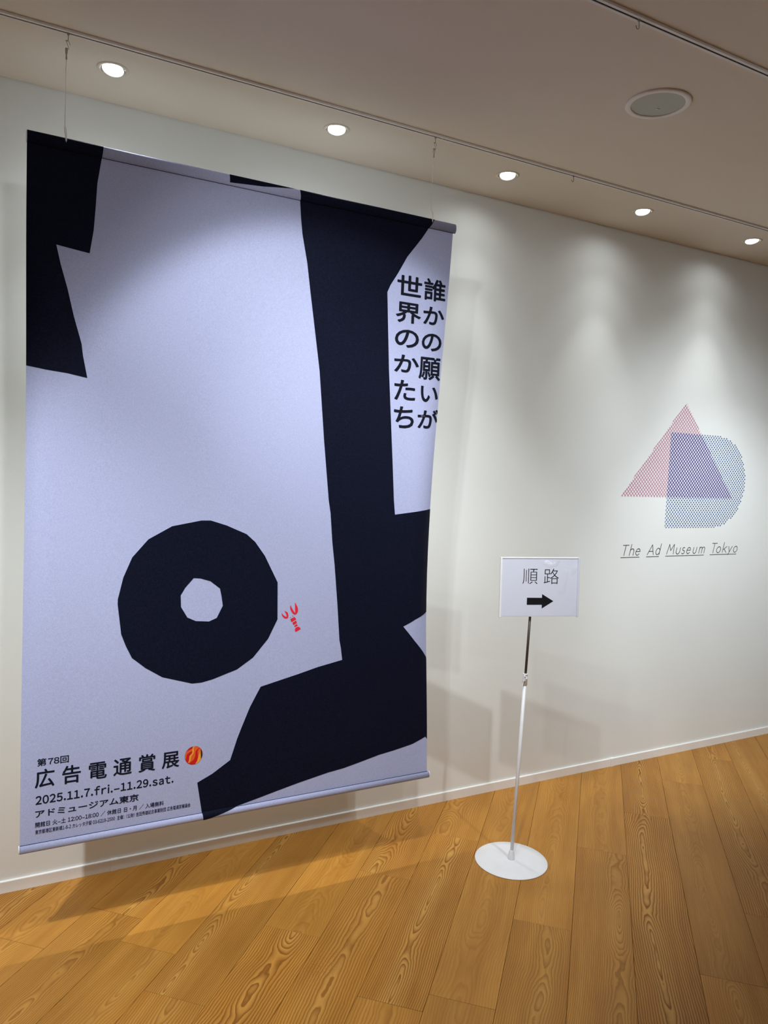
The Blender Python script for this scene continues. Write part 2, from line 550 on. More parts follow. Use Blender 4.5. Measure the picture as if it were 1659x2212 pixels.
# skirting with a rounded cap line, joined in lengths by cover pieces
tr_ = bmesh.new()
extrude_x(tr_, [(-.0, .0), (-.0085, .0), (-.0085, .0392), (-.0070, .0412), (-.0, .0414)], X0, X1)
skirt = tag(obj('baseboard_back', tr_, M_base), kind='structure')
for xa, xb in ((.4535, .4775), (2.9125, 2.9365), (5.372, 5.396)):
    b_ = bmesh.new()
    extrude_x(b_, [(-.0, .0), (-.0112, .0), (-.0112, .0405), (-.0090, .0428), (-.0, .0430)], xa, xb)
    obj('joint_cover', b_, M_base, skirt)


# ------------------------------------------------------------------ picture rails on the ceiling
def track(y, label):
    bm = bmesh.new()
    z0, z1 = H - .0072, H - .0005
    prof = [(y - .011, z1), (y - .011, z0), (y - .0030, z0), (y - .0030, z0 + .005), (y + .0030, z0 + .005), (y + .0030, z0), (y + .011, z0), (y + .011, z1)]
    extrude_x(bm, prof, X0, X1)
    t = empty('picture_rail', (2.0, y, H))
    obj('rail_body', bm, M_trackw, t)
    b2 = bmesh.new(); box(b2, (X0 + .001, y - .0029, z0 + .0020), (X1 - .001, y + .0029, z0 + .0048))
    obj('slot', b2, M_dark, t)
    return tag(t, label, 'rail', 'picture rails on the ceiling')


TY1, TY2 = -.4045, -1.2975
track(TY1, 'white slotted picture rail on ceiling that the banner hangs from')
track(TY2, 'white slotted picture rail on ceiling beyond the round speaker, top right corner')


def arc(cx, cz, r, a0, a1, n=10, y=0.0, plane='xz'):
    out = []
    for i in range(n + 1):
        a = math.radians(a0 + (a1 - a0) * i / n)
        if plane == 'xz': out.append((cx + r * math.cos(a), y, cz + r * math.sin(a)))
        else: out.append((y, cx + r * math.cos(a), cz + r * math.sin(a)))
    return out


def runner_hook(x, y, label):
    """Grey J-hook runner sliding in a rail."""
    zt = H - .0072
    t = empty('runner_hook', (x, y, zt))
    b = bmesh.new(); box(b, (x - .0032, y - .0022, zt - .004), (x + .0032, y + .0022, zt + .003), .0006)
    obj('glider', b, M_hookp, t)
    b = bmesh.new()
    pts = [(x, y, zt - .003), (x + .001, y, zt - .010), (x + .0015, y, zt - .016)] + [(px - .0035 + .0, py, pz) for px, py, pz in arc(x + .0, zt - .018, .0052, 0, -200, 9, y)]
    tube(b, pts, .0011, 8)
    obj('hook', b, M_hookp, t, True)
    return tag(t, label, 'hook', 'runner hooks on the picture rails')


runner_hook(2.090, TY1, 'empty grey runner hook on the rail to the right of the banner hangers')
runner_hook(1.497, TY2, 'empty grey runner hook on the rail in the top right corner')
b = bmesh.new(); box(b, (1.4705, TY1 - .0032, H - .0105), (1.4755, TY1 + .0032, H - .0058), .0008)
tag(obj('rail_stop', b, M_trackw), 'tiny pale stopper in the rail slot beside the right banner hanger', 'stopper')


# ------------------------------------------------------------------ ceiling downlights
def downlight():
    x, y = 0, 0
    t = empty('downlight', (0, 0, 0))
    b = bmesh.new()
    lathe(b, [(.0475, -.0003), (.0470, -.0016), (.0385, -.0024), (.0365, -.0012), (.0365, .012)], (0, 0, 0), 56)
    obj('trim_ring', b, M_ceil, t, True)
    b = bmesh.new()
    lathe(b, [(.0368, .0015), (.0368, .060), (0, .060)], (0, 0, 0), 40)
    obj('housing', b, M_dark, t, True)
    rot = Matrix.Rotation(math.radians(-13), 4, 'X') @ Matrix.Rotation(math.radians(6), 4, 'Y')
    b = bmesh.new()
    lathe(b, [(.0335, .012), (.0340, -.0005), (.0325, -.0020), (.0308, -.0010), (.0300, .006)], (0, 0, 0), 48)
    bmesh.ops.transform(b, matrix=rot, verts=b.verts)
    obj('gimbal', b, M_trackw, t, True)
    b = bmesh.new()
    lathe(b, [(.0306, .0036), (.026, .0012), (.016, .0002), (0, 0)], (0, 0, 0), 40)
    bmesh.ops.transform(b, matrix=rot, verts=b.verts)
    obj('lens', b, M_lamp, t, True)
    return t


dl0 = downlight()
dl_lab = ['round recessed downlight in ceiling above the left half of the banner, leftmost of the row',
          'round recessed downlight in ceiling second from the left, above the middle of the banner',
          'middle one of the five round recessed downlights, just right of the banner',
          'round recessed downlight in ceiling second from the right, over the bare wall',
          'rightmost and farthest round recessed downlight at the edge of the photo']
for i, (x, y) in enumerate(DL):
    if i == 0: t = dl0
    else:
        t = dl0.copy(); COL.objects.link(t)
        for ch in dl0.children:
            if ch.type == 'MESH':
                c = ch.copy(); COL.objects.link(c); c.parent = t
    t.location = (x, y, H)
    for w_, cone, tilt in (BEAMS_L if i < 2 else BEAMS_R):
        a = math.radians(tilt)
        s = spot('lamp', (0, .002, -.006), (0, .002 + math.sin(a), -.006 - math.cos(a)), w_, cone, 1.0, .024)
        s.parent = t
    tag(t, dl_lab[i], 'ceiling light', 'row of recessed downlights along the wall')

# ------------------------------------------------------------------ ceiling speaker
sx_, sy_ = 1.899, -.998
spk = empty('ceiling_speaker', (sx_, sy_, H))
b = bmesh.new()
lathe(b, [(.1000, -.0004), (.1000, -.0040), (.0985, -.0055), (.0835, -.0062), (.0815, -.0045), (.0815, -.0010)], (sx_, sy_, H), 72)
obj('bezel', b, M_ring, spk, True)
b = bmesh.new()
lathe(b, [(.0812, -.0030), (.060, -.0034), (.030, -.0036), (0, -.0036)], (sx_, sy_, H), 64)
obj('grille', b, M_grill, spk, True)
b = bmesh.new()
lathe(b, [(.0072, -.0034), (.0070, -.0046), (0, -.0048)], (0, 0, 0), 24)
bmesh.ops.scale(b, vec=(1, .55, 1), verts=b.verts)
bmesh.ops.transform(b, matrix=Matrix.Translation((1.921, -.977, H)) @ Matrix.Rotation(math.radians(-20), 4, 'Z'), verts=b.verts)
obj('badge', b, M_white, spk, True)
tag(spk, 'large round ceiling speaker with white rim and grey-green grille', 'speaker')

# ------------------------------------------------------------------ the hanging banner
BY = TY1
XL, XR = .132, 1.538
ZT, ZS, ZB, ZE = 2.3965, 2.3630, .3530, .3275      # top, top seam, bottom seam, bottom end
RT, RB = (ZT - ZS) / 2, (ZB - ZE) / 2
DT, DB = .0078, .0105                              # the rods are flat bars, so the sleeves are shallow
CT, CB = (ZT + ZS) / 2, (ZB + ZE) / 2
CAMY, CAMZ = -2.8, 1.536


def bell(z, z0, pk, z1):
    if z <= z0 or z >= z1: return 0.0
    t = (z - z0) / (pk - z0) if z < pk else (z1 - z) / (z1 - pk)
    return math.sin(t * PI / 2) ** 1.2


def sheet(x, z, off=0.0):
    """Where the point (x, z) of the flat cloth hangs: rolled round the rods at top and bottom, side edges curling back."""
    y, nx, nz = 0.0, 0.0, 0.0
    if z > ZS:
        dz = max(-RT, min(RT, z - CT)); y = -DT * math.sqrt(max(0, 1 - (dz / RT) ** 2)); nz = dz / RT
    elif z < ZB:
        dz = max(-RB, min(RB, z - CB)); y = -DB * math.sqrt(max(0, 1 - (dz / RB) ** 2)); nz = dz / RB
    else:
        L, pm = .115, .82 * bell(z, ZB - .02, 1.20, ZS + .02)
        s = x - (XR - L)
        if s > 0 and pm > 1e-4:
            ph = pm * s / L
            y += L / pm * (1 - math.cos(ph)); x = (XR - L) + L / pm * math.sin(ph)
            nx = math.sin(ph)
        L2, pm2 = .06, .75 * bell(z, ZB - .02, 1.6, ZS + .02)
        s = (XL + L2) - x
        if s > 0 and pm2 > 1e-4:
            ph = pm2 * s / L2
            y += L2 / pm2 * (1 - math.cos(ph)); x = (XL + L2) - L2 / pm2 * math.sin(ph)
        y += .0035 * math.sin(x * 5.1 + .4) * math.sin((z - ZB) / (ZS - ZB) * PI) + .0012 * math.sin(x * 21 + z * 1.3) * math.sin((z - ZB) / (ZS - ZB) * PI)
    nn = Vector((nx, -1, 0)).normalized() if nz == 0 else Vector((0, -1.2 if nz < 0 and z > ZS else -.8, max(nz, -.2) if z > ZS else min(nz, .2)))
    return Vector((x, BY + y, z)) + nn * off


def unproj(X, Z):
    """Cloth point that is seen at (X, Z) of the plane y = BY from where the photo was taken."""
    x, z = X, Z
    for _ in range(6):
        p = sheet(min(x, XR), z)
        k = (BY - CAMY) / (p.y - CAMY)
        x += X - p.x * k
        z += Z - (CAMZ + (p.z - CAMZ) * k)
    return min(max(x, XL), XR), z


banner = empty('exhibition_banner', ((XL + XR) / 2, BY, ZE))
tag(banner, 'tall pale lavender fabric banner with black cut-paper shapes hanging before the wall', 'banner')

NX, NZ = 72, 90
bm = bmesh.new()
xs = [XL + (XR - XL) * i / NX for i in range(NX + 1)]
zs = [ZB + (ZS - ZB) * j / NZ for j in range(NZ + 1)]
g = [[bm.verts.new(sheet(x, z)) for x in xs] for z in zs]
for j in range(NZ):
    for i in range(NX): bm.faces.new((g[j][i], g[j][i + 1], g[j + 1][i + 1], g[j + 1][i]))
obj('cloth_sheet', bm, M_fab, banner, True, normals=False)


def sleeve(zc, r, dep, xa, xb, name):
    b = bmesh.new()
    tube(b, [(xa, BY, zc), ((xa + xb) / 2, BY, zc), (xb, BY, zc)], r, 36)
    for v in b.verts: v.co.y = BY + (v.co.y - BY) * dep / r
    return obj(name, b, M_fab, banner, False)


s1 = sleeve(CT, RT, DT, XL, XR + .009, 'top_sleeve')
s2 = sleeve(CB, RB, DB, XL, XR + .006, 'bottom_sleeve')
for s_ in (s1, s2):
    for p_ in s_.data.polygons:
        if abs(p_.normal.x) < .5: p_.use_smooth = True
for zc, r, dep, xa in ((CB, RB, DB, XL - .0035), (CB, RB, DB, XR + .0062), (CT, RT, DT, XL - .0022)):
    b = bmesh.new(); tube(b, [(xa, BY, zc), (xa + .0024, BY, zc)], r * .97, 28)
    for v in b.verts: v.co.y = BY + (v.co.y - BY) * dep / r
    obj('end_cap', b, M_white, banner)
for z_ in (ZS + .0002, ZB - .0002):
    b = bmesh.new()
    n_ = 90
    A_ = [bm_ for bm_ in range(n_ + 1)]
    lo = [b.verts.new(sheet(XL + (XR - XL) * i / n_, min(max(z_, ZB), ZS) - .0004, .0012)) for i in A_]
    hi = [b.verts.new(sheet(XL + (XR - XL) * i / n_, min(max(z_, ZB), ZS) + .0004, .0012)) for i in A_]
    for i in range(n_): b.faces.new((lo[i], lo[i + 1], hi[i + 1], hi[i]))
    obj('seam', b, M_seam, banner, normals=False)


def poly_faces(bm, loops, mi=0):
    """Fill closed 2D loops (outer first, then holes) as flat faces in the xz plane."""
    edges = []
    for lp in loops:
        vs = [bm.verts.new((x, 0, z)) for x, z in lp]
        for i in range(len(vs)): edges.append(bm.edges.new((vs[i], vs[(i + 1) % len(vs)])))
    r = bmesh.ops.triangle_fill(bm, use_beauty=True, use_dissolve=False, edges=edges, normal=(0, -1, 0))
    for f in r['geom']:
        if isinstance(f, bmesh.types.BMFace): f.material_index = mi


CUTX = [XL + .06 * k / 6 for k in range(7)] + [XL + .06 + (XR - .115 - XL - .06) * k / 24 for k in range(1, 24)] + [XR - .115 + .115 * k / 12 for k in range(12)]
CUTZ = [CT - RT * math.cos(PI * k / 18) for k in range(18)] + [CB - RB * math.cos(PI * k / 16) for k in range(17)] + [ZB + (ZS - ZB) * k / 24 for k in range(1, 24)]


def lay(bm, off):
    """Cut a flat print along the cloth's folds and lay it on the cloth."""
    for x in CUTX:
        bmesh.ops.bisect_plane(bm, geom=bm.verts[:] + bm.edges[:] + bm.faces[:], plane_co=(x, 0, 0), plane_no=(1, 0, 0))
    for z in CUTZ:
        bmesh.ops.bisect_plane(bm, geom=bm.verts[:] + bm.edges[:] + bm.faces[:], plane_co=(0, 0, z), plane_no=(0, 0, 1))
    for v in bm.verts: v.co = sheet(v.co.x, v.co.z, off)


def print_shape(name, loops, mt, off=.0007, label=None):
    bm = bmesh.new()
    poly_faces(bm, [[unproj(*p) if p[1] > ZB and p[1] < ZS else (p[0], min(p[1], ZT)) for p in lp] for lp in loops])
    lay(bm, off)
    bmesh.ops.recalc_face_normals(bm, faces=bm.faces)
    o = obj(name, bm, mt, banner, normals=False)
    if label: o['label'] = label
    return o


ARM = [(0.131, 2.399), (0.332, 2.394), (0.328, 2.364), (0.317, 2.291), (0.313, 2.216), (0.309, 2.157), (0.299, 2.09), (0.21, 2.1), (0.222, 2.048), (0.241, 1.982), (0.259, 1.906), (0.281, 1.83), (0.285, 1.798), (0.298, 1.733), (0.245, 1.742), (0.189, 1.747), (0.14, 1.754)]
WEDGE = [(0.703, 2.396), (0.927, 2.391), (0.813, 2.38), (0.704, 2.371)]
LEG = [(0.938, 2.392), (1.456, 2.389), (1.408, 2.323), (1.352, 2.25), (1.317, 2.187), (1.29, 2.144), (1.278, 2.117), (1.286, 2.008), (1.298, 1.848), (1.329, 1.522), (1.341, 1.389), (1.348, 1.336), (1.423, 1.345), (1.464, 1.351), (1.49, 1.356), (1.504, 1.357), (1.6, 1.352), (1.6, 0.98), (1.505, 0.972), (1.481, 0.957), (1.455, 0.945), (1.404, 0.922), (1.456, 0.864), (1.493, 0.822), (1.509, 0.799), (1.6, 0.79), (1.6, 0.48), (1.523, 0.49), (1.469, 0.47), (1.385, 0.456), (1.328, 0.449), (1.242, 0.432), (1.182, 0.421), (1.123, 0.415), (1.009, 0.396), (0.926, 0.38), (0.862, 0.367), (0.82, 0.359), (0.778, 0.351), (0.676, 0.327), (0.654, 0.457), (0.703, 0.479), (0.762, 0.516), (0.784, 0.586), (0.799, 0.625), (0.825, 0.689), (0.86, 0.754), (0.918, 0.767), (0.994, 0.784), (1.067, 0.802), (1.16, 0.819), (1.153, 0.862), (1.146, 0.892), (1.133, 1.017), (1.116, 1.159), (1.104, 1.239), (1.093, 1.34), (1.084, 1.386), (1.058, 1.591), (1.032, 1.823), (0.989, 2.075), (0.974, 2.168), (0.953, 2.26), (0.946, 2.312)]
DONUT = [(0.645, 1.315), (0.675, 1.315), (0.727, 1.299), (0.795, 1.27), (0.825, 1.244), (0.86, 1.197), (0.908, 1.106), (0.912, 0.98), (0.881, 0.916), (0.83, 0.856), (0.776, 0.821), (0.695, 0.796), (0.659, 0.789), (0.628, 0.789), (0.534, 0.819), (0.482, 0.853), (0.44, 0.889), (0.422, 0.926), (0.407, 0.965), (0.395, 1.058), (0.395, 1.074), (0.41, 1.141), (0.435, 1.202), (0.482, 1.257), (0.553, 1.297)]
HOLE = [(0.625, 1.131), (0.647, 1.129), (0.679, 1.119), (0.711, 1.094), (0.717, 1.068), (0.722, 1.037), (0.703, 0.998), (0.678, 0.988), (0.635, 0.992), (0.608, 1.005), (0.587, 1.04), (0.585, 1.077), (0.599, 1.101)]
ARM = [(XL, ZT)] + ARM[1:-1] + [(XL, ARM[-1][1])]
ARM = [p if p[1] < 2.385 else (p[0], ZT - .0002) for p in ARM]
WEDGE = [p if p[1] < 2.385 else (p[0], ZT - .0002) for p in WEDGE]
LEG = [p if p[1] < 2.385 else (p[0], ZT - .0002) for p in LEG]
print_shape('printed_shape', [ARM], M_fabk, label='black shape at the top left corner')
print_shape('printed_shape', [WEDGE], M_fabk, label='thin black wedge on the top edge')
print_shape('printed_shape', [LEG], M_fabk, label='long black leg and foot shape')
print_shape('printed_shape', [DONUT, HOLE], M_fabk, label='black faceted ring')

LOB = [[(0.926, 1.002), (0.931, 0.995), (0.937, 0.99), (0.944, 0.986), (0.944, 0.992), (0.942, 0.997), (0.936, 1.008), (0.942, 1.005), (0.947, 1.002), (0.949, 0.998), (0.951, 0.99), (0.95, 0.984), (0.947, 0.981), (0.942, 0.981), (0.935, 0.983), (0.93, 0.989), (0.927, 0.995)], [(0.957, 1.027), (0.964, 1.013), (0.97, 1.004), (0.975, 0.998), (0.974, 1.015), (0.973, 1.034), (0.975, 1.033), (0.979, 1.025), (0.983, 1.018), (0.985, 1.011), (0.985, 1.002), (0.981, 0.995), (0.975, 0.992), (0.967, 0.996), (0.961, 1.004), (0.957, 1.012), (0.956, 1.02)], [(0.958, 0.978), (0.973, 0.985), (0.98, 0.976), (0.963, 0.967)], [(0.966, 0.965), (0.979, 0.972), (0.983, 0.963), (0.971, 0.957)], [(0.973, 0.954), (0.983, 0.96), (0.986, 0.954), (0.976, 0.949)], [(0.979, 0.932), (0.976, 0.939), (0.977, 0.945), (0.981, 0.948), (0.987, 0.95), (0.993, 0.948), (0.998, 0.941)], [(0.961, 0.984), (0.959, 0.982), (0.958, 0.984), (0.959, 0.986)], [(0.969, 0.988), (0.967, 0.986), (0.965, 0.989), (0.967, 0.99)]]
bm = bmesh.new()
for i, l in enumerate(LOB):
    poly_faces(bm, [l])
for v in bm.verts: v.co = sheet(*unproj(v.co.x, v.co.z), .0008)
o = obj('printed_lobster', bm, FL['lobster'], banner, normals=False); o['label'] = 'small red lobster print'

FLAME = {'darkred': [(0.617, 0.568), (0.622, 0.575), (0.629, 0.579), (0.637, 0.581), (0.634, 0.573), (0.625, 0.571)], 'orange1': [(0.615, 0.566), (0.625, 0.57), (0.634, 0.573), (0.634, 0.565), (0.625, 0.562), (0.617, 0.556), (0.615, 0.54), (0.611, 0.547), (0.611, 0.558)], 'yellow1': [(0.638, 0.581), (0.643, 0.581), (0.639, 0.574), (0.64, 0.562), (0.639, 0.556), (0.633, 0.549), (0.631, 0.543), (0.63, 0.536), (0.626, 0.527), (0.622, 0.529), (0.625, 0.536), (0.626, 0.55), (0.633, 0.557), (0.635, 0.563), (0.634, 0.572)], 'red1': [(0.633, 0.565), (0.635, 0.56), (0.627, 0.553), (0.624, 0.545), (0.625, 0.536), (0.621, 0.53), (0.616, 0.536), (0.617, 0.551), (0.623, 0.56)], 'orange2': [(0.643, 0.581), (0.659, 0.575), (0.649, 0.568), (0.645, 0.562), (0.645, 0.547), (0.641, 0.537), (0.627, 0.527), (0.63, 0.536), (0.631, 0.543), (0.634, 0.548), (0.64, 0.556), (0.64, 0.562), (0.639, 0.574)], 'red2': [(0.659, 0.575), (0.661, 0.572), (0.654, 0.566), (0.652, 0.559), (0.653, 0.549), (0.653, 0.538), (0.65, 0.527), (0.643, 0.52), (0.632, 0.52), (0.626, 0.526), (0.64, 0.534), (0.645, 0.545), (0.645, 0.562), (0.649, 0.568)], 'orange3': [(0.661, 0.572), (0.661, 0.559), (0.656, 0.548), (0.654, 0.541), (0.653, 0.553), (0.652, 0.561), (0.654, 0.567)], 'yellow2': [(0.661, 0.571), (0.664, 0.534), (0.658, 0.526), (0.65, 0.521), (0.645, 0.519), (0.651, 0.529), (0.654, 0.541), (0.659, 0.557)], 'black': [(0.662, 0.571), (0.665, 0.565), (0.668, 0.545), (0.664, 0.534)], 'rim': [(0.662, 0.571), (0.665, 0.568), (0.669, 0.559), (0.669, 0.551), (0.668, 0.543), (0.665, 0.563)]}
BC = [(0.611, 0.555), (0.669, 0.551), (0.644, 0.581), (0.638, 0.52)]
bcx, bcz = (BC[0][0] + BC[1][0]) / 2, (BC[2][1] + BC[3][1]) / 2
brx, brz = (BC[1][0] - BC[0][0]) / 2, (BC[2][1] - BC[3][1]) / 2
bm = bmesh.new()
names = ['red', 'darkred', 'orange', 'yellow', 'black']
ring = [(bcx + brx * math.cos(2 * PI * k / 40), bcz + brz * math.sin(2 * PI * k / 40)) for k in range(40)]
poly_faces(bm, [ring], 0)
k_ = 0
zoff = {}
for nm, l in FLAME.items():
    mi = {'darkred': 1, 'orange1': 2, 'yellow1': 3, 'red1': 0, 'orange2': 2, 'red2': 0, 'orange3': 2, 'yellow2': 3, 'black': 4, 'rim': 1}[nm]
    # keep every band inside the disc
    l = [(bcx + (x - bcx) * min(1, .995 / max(1e-6, math.hypot((x - bcx) / brx, (z - bcz) / brz))), bcz + (z - bcz) * min(1, .995 / max(1e-6, math.hypot((x - bcx) / brx, (z - bcz) / brz)))) for x, z in l]
    nv = len(bm.verts); k_ += 1
    poly_faces(bm, [l], mi)
    bm.verts.ensure_lookup_table()
    for v in bm.verts[nv:]: v.co.y = -k_ * .00003
for v in bm.verts:
    d = v.co.y; v.co = sheet(*unproj(v.co.x, v.co.z), .0008 - d)
o = obj('printed_emblem', bm, [FL[n] for n in names], banner, normals=False); o['label'] = 'round flame-coloured emblem in red, orange and yellow'


# ------------------------------------------------------------------ lettering
def glyphs(body, space=1.0, off=0.0):
    cu = bpy.data.curves.new('t', 'FONT')
    cu.offset = off
    cu.body = body
    cu.size = 1.0
    cu.space_character = space
    cu.resolution_u = 4
    ob = bpy.data.objects.new('t', cu)
    COL.objects.link(ob)
    dg = bpy.context.evaluated_depsgraph_get(); dg.update()
    me = bpy.data.meshes.new_from_object(ob.evaluated_get(dg), depsgraph=dg)
    vs = [(v.co.x, v.co.y) for v in me.vertices]; fs = [tuple(p.vertices) for p in me.polygons]
    bpy.data.objects.remove(ob); bpy.data.curves.remove(cu); bpy.data.meshes.remove(me)
    return vs, fs


def bbox(vs):
    return min(v[0] for v in vs), min(v[1] for v in vs), max(v[0] for v in vs), max(v[1] for v in vs)


def widen(ch):
    o = ord(ch)
    return chr(o + 0xFEE0) if 33 <= o <= 126 and ch not in '-' else ch


def line_glyphs(body, gap=.10, kanji=1.0, dig=.60):
    """Lay a line out glyph by glyph: CJK glyphs on a full em, latin ones proportionally."""
    V, F, x = [], [], 0.0
    for ch in body:
        if ch == ' ': x += .30; continue
        vs, fs = glyphs(widen(ch))
        a, b, c, d = bbox(vs)
        if 33 <= ord(ch) <= 126 or ch == '\u2013':
            if ch.isdigit(): adv = dig; dx = x + (adv - (c - a)) / 2 - a
            else: adv = (c - a) + gap * 1.1; dx = x - a + gap * .55
        else: adv = kanji; dx = x
        n = len(V)
        V += [(px + dx, py) for px, py in vs]; F += [tuple(i + n for i in f) for f in fs]
        x += adv
    return V, F


def fit(VF, x0, z0, x1, z1):
    V, F = VF
    a, b, c, d = bbox(V)
    return [(x0 + (x - a) / (c - a) * (x1 - x0), z0 + (y - b) / (d - b) * (z1 - z0)) for x, y in V], F


def bold(VF, d, n=8):
    V, F = VF
    if d <= 0: return VF
    VV, FF, lay_ = [], [], 0.0
    for dx, dz in [(0, 0)] + [(d * math.cos(2 * PI * k / n), d * math.sin(2 * PI * k / n)) for k in range(n)]:
        m0 = len(VV)
        VV += [(x + dx, z + dz, lay_) for x, z in V]; lay_ += 1.2e-5; FF += [tuple(i + m0 for i in f) for f in F]
    return VV, FF


def join(list_):
    VV, FF = [], []
    for V, F in list_:
        m0 = len(VV); VV += V; FF += [tuple(i + m0 for i in f) for f in F]
    return VV, FF


def flat_mesh(name, VF, fn, mt, parent):
    V, F = VF
    me = bpy.data.meshes.new(name)
    P = []
    for v in V:
        q = Vector(fn(v[0], v[1]))
        if len(v) > 2: q.y -= v[2]      # the layers of a thickened glyph lie a hair apart
        P.append(tuple(q))
    me.from_pydata(P, [], F)
    return link(name, me, mt, parent)


on_cloth = lambda x, z: sheet(*unproj(x, z), .0009)
CH = {'c1': [[(1.366, 2.151), (1.316, 2.187), (1.418, 2.114)], [(1.367, 2.056), (1.315, 2.093), (1.419, 2.019)], [(1.365, 1.966), (1.316, 1.998), (1.415, 1.933)], [(1.368, 1.877), (1.317, 1.909), (1.42, 1.845)], [(1.366, 1.783), (1.322, 1.82), (1.41, 1.746)], [(1.367, 1.687), (1.325, 1.726), (1.409, 1.647)]], 'c2': [[(1.472, 2.151), (1.426, 2.19), (1.518, 2.11)], [(1.472, 2.058), (1.428, 2.091), (1.517, 2.025)], [(1.468, 1.964), (1.427, 1.996), (1.511, 1.931)], [(1.465, 1.869), (1.42, 1.91), (1.512, 1.827)], [(1.469, 1.776), (1.432, 1.806), (1.506, 1.747)], [(1.469, 1.688), (1.424, 1.723), (1.515, 1.651)]]}
cols = []
for key, word in (('c1', '世界のかたち'), ('c2', '誰かの願いが')):
    for ch, (c_, tl, br) in zip(word, CH[key]):
        bw = .0017
        cols.append(bold(fit(glyphs(ch), tl[0] + bw, br[1] + bw + .0008, br[0] - bw, tl[1] - bw - .0008), bw))
flat_mesh('title_lettering', join(cols), on_cloth, M_text, banner)['label'] = 'two upright columns of bold black Japanese title lettering'
TX = [
    ('第78回', (.176, .5865, .263, .6095), .0004, dict(kanji=1.08), None),
    ('広告電通賞展', (.1705, .520, .5935, .5765), .0009, dict(kanji=1.29), None),
    ('2025.11.7.fri.\u201311.29.sat.', (.173, .4700, .5765, .4985), .0007, dict(gap=.16, dig=.66), None),
    ('アドミュージアム東京', (.1725, .4300, .469, .4535), .0005, dict(kanji=.98), None),
    ('開館日 火\u2013土 12:00\u201318:00 / 休館日 日・月 / 入場無料', (.173, .4005, .5475, .4165), .0002, dict(kanji=1.0, gap=.12, dig=.62), None),
    ('東京都港区東新橋1-8-2 カレッタ汐留 03-6218-2500  主催：(公財) 吉田秀雄記念事業財団 広告電通賞審議会', (.173, .3795, .633, .3935), .0001, dict(kanji=1.0, gap=.12, dig=.62), None)]
for body, (x0, z0, x1, z1), bw, kw, _ in TX:
    V, F = line_glyphs(body, **kw)
    flat_mesh('lettering', bold(fit((V, F), x0 + bw, z0 + bw, x1 - bw, z1 - bw), bw, 6), on_cloth, M_text, banner)


# ------------------------------------------------------------------ banner hangers
def hanger(x, zw, label):
    """S-hook, cable clamp, thin wire and the snap hook that holds the banner's rod."""
    y = BY
    t = empty('banner_hanger', (x, y, H - .0072))
    zt = H - .0072
    b = bmesh.new(); box(b, (x + .0005, y - .0022, zt - .005), (x + .0065, y + .0022, zt + .003), .0006)
    tube(b, [(x + .0035, y, zt - .004), (x + .0035, y, zt - .016), (x + .002, y, zt - .021), (x - .001, y, zt - .0225), (x - .003, y, zt - .020)], .0011, 8)
    obj('glider', b, M_hookp, t)
    b = bmesh.new()
    pts = [(x + .0085, y - .001, zt - .031), (x + .0058, y - .001, zt - .024), (x + .0030, y - .001, zt - .0195), (x - .0002, y - .001, zt - .0200), (x - .0002, y - .001, zt - .026), (x + .0022, y - .001, zt - .033), (x + .0050, y - .001, zt - .039), (x + .0048, y - .001, zt - .0430), (x + .0018, y - .001, zt - .0440), (x - .001, y - .001, zt - .0425)]
    tube(b, pts, .0008, 8)
    obj('s_hook', b, M_metal, t, True)
    b = bmesh.new()
    lathe(b, [(0, 0), (.0034, -.0004), (.0040, -.003), (.0038, -.0065), (.0036, -.013), (.0022, -.018), (.0020, -.022), (.0026, -.026), (.0024, -.030), (0, -.033)], (x - .0005, y, zt - .0405), 18)
    obj('cable_clamp', b, M_metal, t, True)
    b = bmesh.new()
    zb = ZT + .030
    tube(b, [(x - .0005, y, zt - .072), (x - .0015, y, (zt + zb) / 2), (x - .002, y, zb + .004)], .0008, 8)
    obj('wire', b, M_wire, t, True)
    b = bmesh.new()
    tube(b, [(x - .002, y, zb + .0290), (x - .002, y, zb + .036)], .0012, 8)
    obj('ferrule', b, M_wire, t, True)
    b = bmesh.new()
    tube(b, [(x - .0016, y, zw), (x - .0016, y, zw + .016)], .0011, 8)
    obj('ferrule', b, M_wire, t, True)
    b = bmesh.new()
    yf = y - DT - .0018
    loop = [(x - .002, y, zb + .004), (x - .0035, y - .004, zb - .003), (x - .0035, y - .0125, zb - .016), (x - .001, yf - .001, zb - .028), (x - .0005, yf - .0018, zb - .0395), (x + .0005, yf - .0004, zb - .0430), (x + .0015, yf - .0012, zb - .0385), (x + .0020, yf + .001, zb - .027), (x + .0012, y - .010, zb - .013), (x, y - .003, zb - .001), (x - .002, y, zb + .004)]
    tube(b, loop, .0013, 8)
    obj('snap_hook', b, M_wire, t, True)
    return tag(t, label, 'wire hanger', 'wires that hold the banner')


hanger(.2305, 2.575, 'thin steel hanging wire with hooks at the upper left corner of the banner')
hanger(1.4425, 2.535, 'thin steel hanging wire with hooks at the upper right corner of the banner')

# ------------------------------------------------------------------ printed wall logo
logo = empty('wall_logo', (3.343, 0, 1.087))
tag(logo, 'letters A and D in pink lattice and blue dots printed on wall', 'logo')
YW = -.0006
PT = .02068
TRI = [(2.868, 1.398), (3.716, 1.398), (3.2965, 1.897)]
DX0, DZ0, DZ1 = 3.1995, 1.2365, 1.7365
DR = (DZ1 - DZ0) / 2; DXC = 3.567


def in_tri(x, z, e=0.0):
    for i in range(3):
        a, b = TRI[i], TRI[(i + 1) % 3]
        if (b[0] - a[0]) * (z - a[1]) - (b[1] - a[1]) * (x - a[0]) < e: return False
    return True


def in_d(x, z):
    if z < DZ0 or z > DZ1 or x < DX0: return False
    return x <= DXC or math.hypot(x - DXC, z - (DZ0 + DR)) <= DR


OX, OZ = 3.2110, 1.2380
